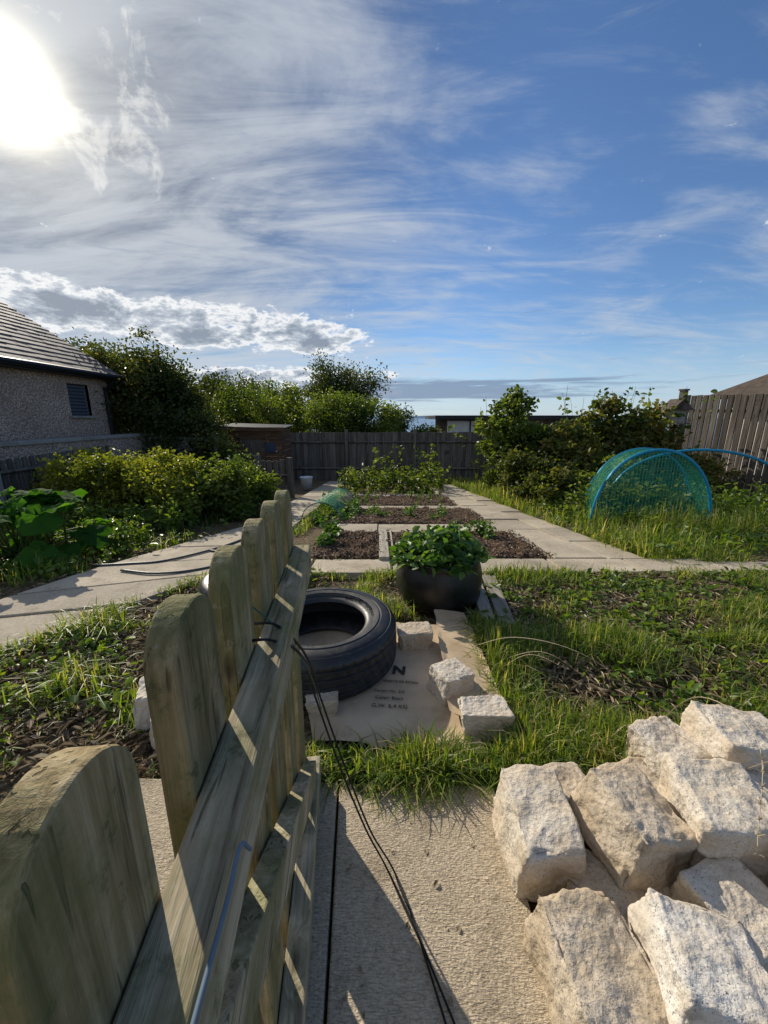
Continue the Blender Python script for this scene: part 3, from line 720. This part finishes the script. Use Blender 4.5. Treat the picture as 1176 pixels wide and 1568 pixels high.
def scat(n,x0,x1,y0,y1,k,th,seed,soft=.5):
    x=R.uniform(x0,x1,n); y=R.uniform(y0,y1,n); d=nz(x,y,k,seed); ok=free(x,y)&(d+soft*(R.random(n)-.5)>th)
    x=x[ok];y=y[ok]; return np.column_stack([x,y,gz(y)-.012]),d[ok]
G=empty('grass')
def gr(n,box,k,th,seed,L,Wd,soft=.4):
    P,d=scat(n,*box,k,th,seed,soft); m=len(P)
    blades('grass_tufts',P,L*(.35+1.0*R.random(m))*(1+.6*np.clip(d,-.5,1)),Wd*(.6+.7*R.random(m)),R.random(m)**1.1,L_grass,G,.95)
gr(12000,(.44,1.2,.95,1.75),6,-.15,21,.115,.0045)
gr(8000,(1.2,1.9,.95,1.75),6,.15,21,.10,.005)
gr(20000,(.5,3.4,1.5,2.6),6,.60,22,.085,.005)
gr(6000,(.5,3.4,1.5,2.6),9,.30,32,.045,.005)
gr(9000,(1.2,4.2,.7,2.6),5,.45,23,.09,.005)
gr(5000,(-.17,.5,.93,1.055),9,-.5,24,.095,.0055)
gr(5000,(-.45,-.16,.95,1.3),9,-.2,24,.085,.0045)
gr(22000,(-2.2,-.45,.96,2.6),6,.52,25,.105,.0048)
gr(6000,(-2.2,-.45,.96,2.6),9,.3,35,.05,.0048)
gr(6000,(-.9,.2,1.9,2.62),6,.55,26,.07,.005)
gr(5000,(.0,1.3,1.85,2.62),6,.5,27,.06,.005)
gr(22000,(2.05,7.5,2.85,6.2),3,.05,28,.15,.008)
gr(14000,(-5,-1.2,1.0,5.2),3,.1,29,.11,.007)
gr(5000,(-1.0,-.6,3,8),3,-.2,30,.10,.007)
gr(9000,(1.7,4.0,5.5,10.5),2,-.6,31,.2,.01)
gr(7000,(2.3,4.2,3.6,5.2),4,-.2,36,.26,.008)
def edge(n,f,L,Wd,th=-.1,sp=.03):
    t=R.random(n); P=np.array([f(a) for a in t])+R.normal(size=(n,2))*sp; P=np.column_stack([P,gz(P[:,1])-.01])
    ok=nz(P[:,0],P[:,1],8,2)>th; P=P[ok]; m=len(P); blades('edge_grass',P,L*(.4+.9*R.random(m)),Wd,R.random(m)**1.3,L_grass,G,.9)
edge(2400,lambda t:(-.16+.68*t,.96),.10,.005)
edge(2000,lambda t:(.48+.01*t,1.05+.85*t),.11,.0045)
edge(2000,lambda t:(-1.2+3.8*t,2.58),.07,.005)
edge(1800,lambda t:(-2.3+1.1*t,.85+1.7*t),.08,.005)
edge(1800,lambda t:(2.13-.4*t,2.95+7*t),.16,.008,-.3)
edge(1300,lambda t:(2.1+4.5*t,2.88),.12,.006)
edge(320,lambda t:(1.44-.4*t,2.95+6.5*t),.07,.006,.1,.012)
edge(240,lambda t:(-.62+2*t,2.95),.05,.005,.0,.012)
edge(160,lambda t:(-.137+.062*t,.93-.9*t),.022,.003,.2,.003)
# weeds
Wd_=empty('weeds')
def weeds(n,box,k,th,seed,ls,h):
    P,d=scat(n,*box,k,th,seed,.5)
    m=len(P); c=8; Q=np.repeat(P,c,0); r_=ls*1.1; Q[:,:2]+=R.normal(size=(m*c,2))*r_; Q[:,2]+=.012+h*R.random(m*c)
    ok=free(Q[:,0],Q[:,1]); Q=Q[ok]; rn=np.repeat(R.random(m)*.6,c)[ok]+.4*R.random(len(Q))
    leaves('weed_leaves',Q,ls*(.6+.8*R.random(len(Q))),rn,L_weed,Wd_,.7,1.1)
weeds(800,(.48,3.4,1.0,2.6),6,.1,41,.034,.055)
weeds(650,(.9,4.2,1.2,2.6),5,-.1,42,.040,.06)
weeds(110,(-.2,.6,.94,1.07),9,-.6,43,.030,.05)
weeds(600,(-2.1,-.45,.97,2.6),6,.05,44,.034,.06)
weeds(340,(.1,1.3,1.8,2.6),6,-.1,46,.034,.05)
weeds(1000,(2.1,7.0,3.0,6.0),3,-.2,45,.055,.16)
weeds(380,(-4.6,-1.7,2.4,4.5),3,-.3,47,.05,.1)
def litter(name,n,box,size,m,w,zj,seed,th_=-.9):
    P,d=scat(n,*box,3,th_,seed); k=len(P); P[:,2]+=.016+zj*R.random(k); th=R.random(k)*6.28
    leaves(name,P,size*(.4+1.0*R.random(k)),R.random(k),m,None,w,1.5,np.column_stack([np.cos(th),np.sin(th),R.normal(size=k)*.2]))
litter('straw_litter',20000,(.45,4,.95,2.6),.055,L_straw,.10,.020,51)
litter('mulch_litter',9000,(.2,3.6,1.5,2.6),.030,L_straw,.40,.016,53)
litter('mulch_litter',2500,(.0,2.2,1.7,2.6),.03,M_chip,.5,.014,54)
litter('straw_litter',7000,(-2.3,-.4,.96,2.6),.05,L_straw,.10,.016,52)
litter('mulch_litter',4500,(-2.3,-.4,.96,2.6),.03,M_chip,.5,.012,55)
P=np.column_stack([R.uniform(-.13,.33,26),R.uniform(.35,.93,26),np.full(26,.037)])
leaves('fallen_leaves',P,R.uniform(.006,.022,26),R.random(26)*.5,L_straw,None,.6,2.5)
b=MB()
for pts in ([(.42,1.62,.05),(.55,1.42,.22),(.72,1.2,.28),(.95,1.12,.1)],[(.9,1.1,.05),(.8,.85,.40),(.72,.62,.50),(.60,.47,.42)],
            [(1.0,.9,.1),(.85,.66,.40),(.72,.52,.40),(.60,.42,.30)],[(1.1,.95,.05),(1.0,.75,.38),(.85,.6,.42),(.70,.47,.34)],
            [(.5,1.5,.0),(.58,1.36,.18),(.68,1.24,.2)],[(.48,1.55,.0),(.62,1.35,.20),(.75,1.22,.17)],[(-.9,1.5,.0),(-.98,1.42,.16),(-1.1,1.3,.18)],[(-.8,1.7,.0),(-.86,1.5,.18),(-.98,1.42,.2)]):
    c=catmull(pts,8); b.tube(c,[.0014*(1-.6*i/len(c)) for i in range(len(c))],L_straw,4,.8)
    for p in c[-7:]:
        for k in range(5): b.tube([p,p+Vector((jit(.016),jit(.016),.012*random.random()))],[.0012,.0005],L_straw,4,.7)
b.done('dry_grass_stalks')
# ---------------- hose
b=MB(); b.tube([(v.x,v.y,g(v.y)+.04) for v in catmull([(-2.15,2.72,0),(-1.95,2.76,0),(-1.7,2.86,0),(-1.45,3.3,0),(-1.35,3.8,0),(-1.3,4.6,0)],8)],.009,M_hose,8)
b.tube([(v.x,v.y,g(v.y)+.04) for v in catmull([(-1.9,2.60,0),(-1.62,2.53,0),(-1.38,2.60,0),(-1.22,2.8,0),(-1.3,3.05,0),(-1.5,3.15,0)],8)],.009,M_hose,8)
b.done('garden_hose',smooth=True)
# ---------------- fences
def fence(name,p0,p1,zt0,zt1,bw,gap,m,th=.02,rails=(),side=1,jz=.01,post=None,zb=0):
    b=MB(); L=math.dist(p0,p1); n=int(L/(bw+gap)); a=math.atan2(p1[1]-p0[1],p1[0]-p0[0])
    for i in range(n):
        t=(i+.5)/n; x=p0[0]+(p1[0]-p0[0])*t; y=p0[1]+(p1[1]-p0[1])*t; zt=zt0+(zt1-zt0)*t+jit(jz); z0=g(y)-.03+zb
        off=(th*1.02 if i%2 and gap<=0 else 0); 
        b.box((x-math.sin(a)*off,y+math.cos(a)*off,(zt+z0)/2),(bw*(.98 if gap>0 else 1.1),th,zt-z0),m,a+jit(.01),tilt=(0,jit(.015)))
    for f in rails:
        pts=[]
        for t in (0,1):
            x=p0[0]+(p1[0]-p0[0])*t; y=p0[1]+(p1[1]-p0[1])*t; zt=zt0+(zt1-zt0)*t; z=g(y)+(zt-g(y))*f
            pts.append((x+math.sin(a)*th*1.5*side,y-math.cos(a)*th*1.5*side,z))
        b.tube(pts,.03,m,4)
    if post:
        k=int(L/post)
        for i in range(k+1):
            t=i/k; x=p0[0]+(p1[0]-p0[0])*t+math.sin(a)*.06*side; y=p0[1]+(p1[1]-p0[1])*t-math.cos(a)*.06*side; zt=zt0+(zt1-zt0)*t+.03
            b.box((x,y,(zt+g(y))/2),(.09,.09,zt-g(y)+.1),m,a)
    return b.done(name)
fence('back_fence',(-3.1,11.6),(2.9,11.4),.68,.70,.13,-.01,M_fgrey,.02,(.25,.8),1,.02,1.9)
fence('back_fence',(2.9,11.4),(6.6,9.4),.72,.95,.13,-.01,M_fgrey,.02,(.25,.8),1,.02,1.9)
fence('slatted_fence',(5.95,7.9),(6.42,6.1),1.53,1.46,.09,.014,M_fbrown,.025,(.2,.85),-1,.015)
fence('slatted_fence',(6.42,6.1),(7.3,2.6),1.46,1.5,.09,.014,M_fbrown,.025,(.2,.85),-1,.015)
fence('low_slatted_fence',(4.75,8.3),(5.9,8.0),.46,.72,.07,.03,M_plank,.02,(.3,),1,.01)
b=MB(); b.box((5.93,7.95,.58),(.1,.1,2.1),M_fgrey,.3); b.box((5.93,7.95,1.64),(.13,.13,.03),M_fgrey,.3); b.done('fence_post')
fence('paling_fence',(-4.75,3.2),(-4.95,7.0),.55,.62,.07,.045,M_fgrey,.02,(.3,.8),1,.01)
b=MB(); b.box((-4.72,4.55,.2),(.16,.16,1.1),M_cap,0,.2); b.add([(-4.8,4.47,.75),(-4.64,4.47,.75),(-4.64,4.63,.75),(-4.8,4.63,.75),(-4.72,4.55,.84)],[(0,1,4),(1,2,4),(2,3,4),(3,0,4)],M_cap,.2); b.done('gate_post')
b=MB(); 
for i in range(8):
    y0=3.6+i*.6; b.box((-5.2,y0+.3,.2),(.18,.595,1.05),M_dash,0,.3); b.box((-5.2,y0+.3,.755),(.26,.59,.06),M_cap,0)
b.box((-4.45,8.5,.1),(1.6,.16,1.1),M_cap,0,.4); b.box((-4.45,8.5,.68),(1.66,.24,.05),M_cap,0,.2)
b.done('garden_wall',bevel=.008)
fence('short_fence',(-2.45,7.6),(-1.75,7.3),.32,.30,.1,.03,M_fgrey,.02,(.6,),1,.06,.6)
# ---------------- house
hp=empty('bungalow')
b=MB()
x0=-5.6; ye=8.15; zb_=-.8; ze=1.9
def wallseg(y0,y1,z0,z1): b.box((x0-.12,(y0+y1)/2,(z0+z1)/2),(.24,y1-y0,z1-z0),M_dash,0,.3)
wallseg(2.5,7.12,zb_,ze); wallseg(7.62,ye,zb_,ze); wallseg(7.12,7.62,zb_,1.14); wallseg(7.12,7.62,1.70,ze)
b.box((x0-3.15,ye-.1,.5),(5.8,.2,2.8),M_dash,0,.3)
b.add([(x0-.2,ye-.03,1.85),(x0-5.9,ye-.03,1.85),(x0-3.05,ye-.03,3.75)],[(0,1,2)],M_dash,.3)
b.done('walls',hp)
b=MB(); b.box((x0-.10,7.37,1.42),(.03,.5,.56),M_glass,0,.2)
for k in range(9): b.box((x0-.06,7.37,1.18+k*.06),(.02,.48,.035),M_louv,0,.2,tilt=(0,.5))
b.box((x0-.03,7.105,1.42),(.05,.03,.6),M_dark); b.box((x0-.03,7.635,1.42),(.05,.03,.6),M_dark); b.box((x0+.01,7.37,1.12),(.1,.62,.04),M_cap)
b.done('louvre_window',hp)
b=MB(); sl_=math.atan(.655)
nr=26; rl=.17
for r_ in range(nr):
    x=x0+.22-r_*rl*math.cos(sl_); z=ze+.03+r_*rl*math.sin(sl_)
    y=2.3+(r_%2)*.11
    while y<ye+.12:
        y2=min(y+.216,ye+.14); dr=jit(.010)
        dx=-rl*1.12*math.cos(sl_); dz=rl*1.12*math.sin(sl_)
        b.add([(x+dr,y,z+.020),(x+dr,y2,z+.020+jit(.008)),(x+dx,y2,z+dz+.004),(x+dx,y,z+dz+.004),(x+dr,y,z+.004),(x+dr,y2,z+.004)],[(0,1,2,3),(0,4,5,1)],M_slate); y+=.22
L=nr*rl; b.add([(x0+.2,2.3,ze+.0),(x0+.2,ye+.13,ze+.0),(x0+.2-L*math.cos(sl_),ye+.13,ze+L*math.sin(sl_)),(x0+.2-L*math.cos(sl_),2.3,ze+L*math.sin(sl_))],[(0,1,2,3)],M_dark)
b.done('slate_roof',hp)
b=MB(); b.tube([(x0+.27,2.3,ze-.01),(x0+.27,ye+.14,ze-.01)],.05,M_dark,8); b.box((x0+.1,5.2,ze-.05),(.26,5.9,.05),M_dark)
b.tube(catmull([(x0+.25,ye-.12,ze-.04),(x0+.2,ye-.12,ze-.13),(x0+.06,ye-.12,ze-.28),(x0+.05,ye-.12,ze-.4),(x0+.05,ye-.12,-.6)]),.034,M_dark,8)
b.done('gutter_and_downpipe',hp)
# ---------------- shed
b=MB(); cx,cy=-3.35,10.4; zg=g(cy)
for k in range(11):
    b.box((cx,cy-.5,zg+.06+k*.13),(1.5,.02,.122),M_shed); b.box((cx+.74,cy,zg+.06+k*.13),(.02,1.0,.122),M_shed); b.box((cx-.74,cy,zg+.06+k*.13),(.02,1.0,.122),M_shed)
b.box((cx,cy-.53,zg+.62),(.6,.03,1.2),M_fdark,0,.2); b.box((cx-.3,cy-.55,zg+.62),(.05,.03,1.24),M_shed); b.box((cx+.3,cy-.55,zg+.62),(.05,.03,1.24),M_shed)
b.box((cx,cy-.55,zg+1.24),(.65,.03,.05),M_shed)
b.box((cx,cy,zg+1.52),(1.68,1.2,.04),M_dark,0,.2,tilt=(.05,.03)); b.box((cx,cy-.6,zg+1.46),(1.7,.03,.09),M_shed)
b.box((cx+.45,cy-.52,zg+1.0),(.3,.02,.25),M_glass); b.done('garden_shed')
M_rend=plain('white_render',(.62,.60,.55),.9,.1,.2,5)
b=MB(); b.box((5.0,16.2,.0),(5.4,3.0,2.1),M_fdark,0,.3); b.box((4.85,16.1,1.12),(6.0,3.6,.14),M_dark)
b.box((2.9,14.66,.72),(1.1,.05,.55),M_rend); b.box((3.2,14.62,.72),(.05,.04,.55),M_dark); b.done('flat_roof_outbuilding')
b=MB(); 
b.box((14.6,12,.6),(5,4,2.6),M_rend)
b.add([(11.2,9.7,1.75),(18,9.7,1.75),(18,14.3,1.75),(11.2,14.3,1.75),(13.6,12,3.2),(18,12,3.2)],[(0,1,5,4),(3,4,5,2),(0,4,3),(1,2,5)],M_brownroof,.3)
b.done('neighbour_house')
b=MB(); bx,by=5.35,7.3
b.box((bx,by,.35),(.07,.07,1.4),M_fgrey); b.box((bx,by,1.13),(.24,.22,.28),M_cap,.2)
b.add([(bx-.2,by-.18,1.24),(bx,by-.18,1.44),(bx+.2,by-.18,1.24),(bx-.2,by+.18,1.24),(bx,by+.18,1.44),(bx+.2,by+.18,1.24)],[(0,1,4,3),(1,2,5,4),(0,2,1),(3,4,5),(0,3,5,2)],M_fdark)
b.tube([(bx,by-.115,1.15),(bx,by-.14,1.15)],.035,M_dark,12); b.box((bx,by-.16,1.0),(.3,.14,.02),M_fgrey,.2); b.done('bird_house')
# ---------------- net cloche
def arch(cx,cy,w,h,z0,n=28,yaw=0,p=.85):
    out=[]
    for i in range(n+1):
        a=math.pi*(1-i/n); c=math.cos(a); s=math.sin(a)
        out.append((cx+w*c*math.cos(yaw),cy+w*c*math.sin(yaw),z0+h*s**p))
    return out
def netloft(A1,A2,m,name,parent):
    me=bpy.data.meshes.new(name); n=len(A1); vs=A1+A2; fs=[(i,i+1,n+i+1,n+i) for i in range(n-1)]
    me.from_pydata(vs,[],fs); uv=me.uv_layers.new(name='UVMap'); s=[0]
    for i in range(1,n): s.append(s[-1]+math.dist(A1[i],A1[i-1]))
    d_=math.dist(A1[n//2],A2[n//2])
    for p in me.polygons:
        for li in p.loop_indices:
            v=me.loops[li].vertex_index; uv.data[li].uv=(s[v%n],0 if v<n else d_)
    me.materials.append(m); return link(bpy.data.objects.new(name,me),parent)
def netface(A1,m,name,parent):
    me=bpy.data.meshes.new(name); n=len(A1); bt=[(p[0],p[1],A1[0][2]) for p in A1]
    me.from_pydata(A1+bt,[],[(i,i+1,n+i+1,n+i) for i in range(n-1)]); uv=me.uv_layers.new(name='UVMap')
    for p in me.polygons:
        for li in p.loop_indices:
            v=me.vertices[me.loops[li].vertex_index].co; uv.data[li].uv=(math.hypot(v.x,v.y)*1.0,v.z)
    me.materials.append(m); return link(bpy.data.objects.new(name,me),parent)
np_=empty('net_cloche')
h1=arch(2.96,4.15,.62,.90,g(4.15)-.0,yaw=-.12); h2=arch(3.35,5.0,.66,.92,g(5.0),yaw=-.12); h3=arch(4.15,5.0,1.05,.90,g(5.0),yaw=-.38,p=.8)
netloft(h1,h2,M_net,'net_cover',np_); netface(h1,M_net,'net_end',np_); netface(h2,M_net,'net_end',np_)
b=MB(); b.tube(h1,.016,M_blue,8); b.tube(h2,.012,M_blue,8); b.tube(h3,.017,M_blue,8); b.done('hoops',np_,smooth=True)
shoots('cabbage_plants',[(3.1+jit(.8),4.7+jit(.6),g(4.7)) for i in range(14)],6,.42,.2,.09,12,L_mid,.7,None,.004,.1)
np2=empty('net_tunnel')
h1=arch(-.78,4.6,.24,.26,g(4.6)); h2=arch(-.72,6.2,.24,.28,g(6.2)); netloft(h1,h2,M_net2,'net_cover',np2)
b=MB(); b.tube(h1,.006,M_green_cord,6); b.tube(h2,.006,M_green_cord,6); b.done('hoops',np2)
shoots('tunnel_seedlings',[(-.75+jit(.3),5.2+jit(1.3),g(5.2)) for i in range(14)],5,.18,.1,.06,6,L_pot,.7,None,.002,.1)
b=MB(); seg=20; vs=[];fs=[]
pr=[(0,.0),(.11,.0),(.14,.26),(.15,.27),(.15,.255),(.138,.255),(.108,.01),(0,.012)]
for s_ in range(seg):
    for r_,z in pr: vs.append((r_*math.cos(6.2832*s_/seg),r_*math.sin(6.2832*s_/seg),z))
for s_ in range(seg):
    for k in range(7): fs.append((s_*8+k,(s_+1)%seg*8+k,(s_+1)%seg*8+k+1,s_*8+k+1))
b.add(vs,fs,M_white); b.tube([(.15*math.cos(a),0,.25+.14*math.sin(a)) for a in np.linspace(0,math.pi,12)],.004,M_hose,5)
b.done('white_bucket',None,(-1.75,8.6,g(8.6)+.03),smooth=True)
S.view_settings.view_transform='Standard'; S.view_settings.look='None'; S.view_settings.exposure=0
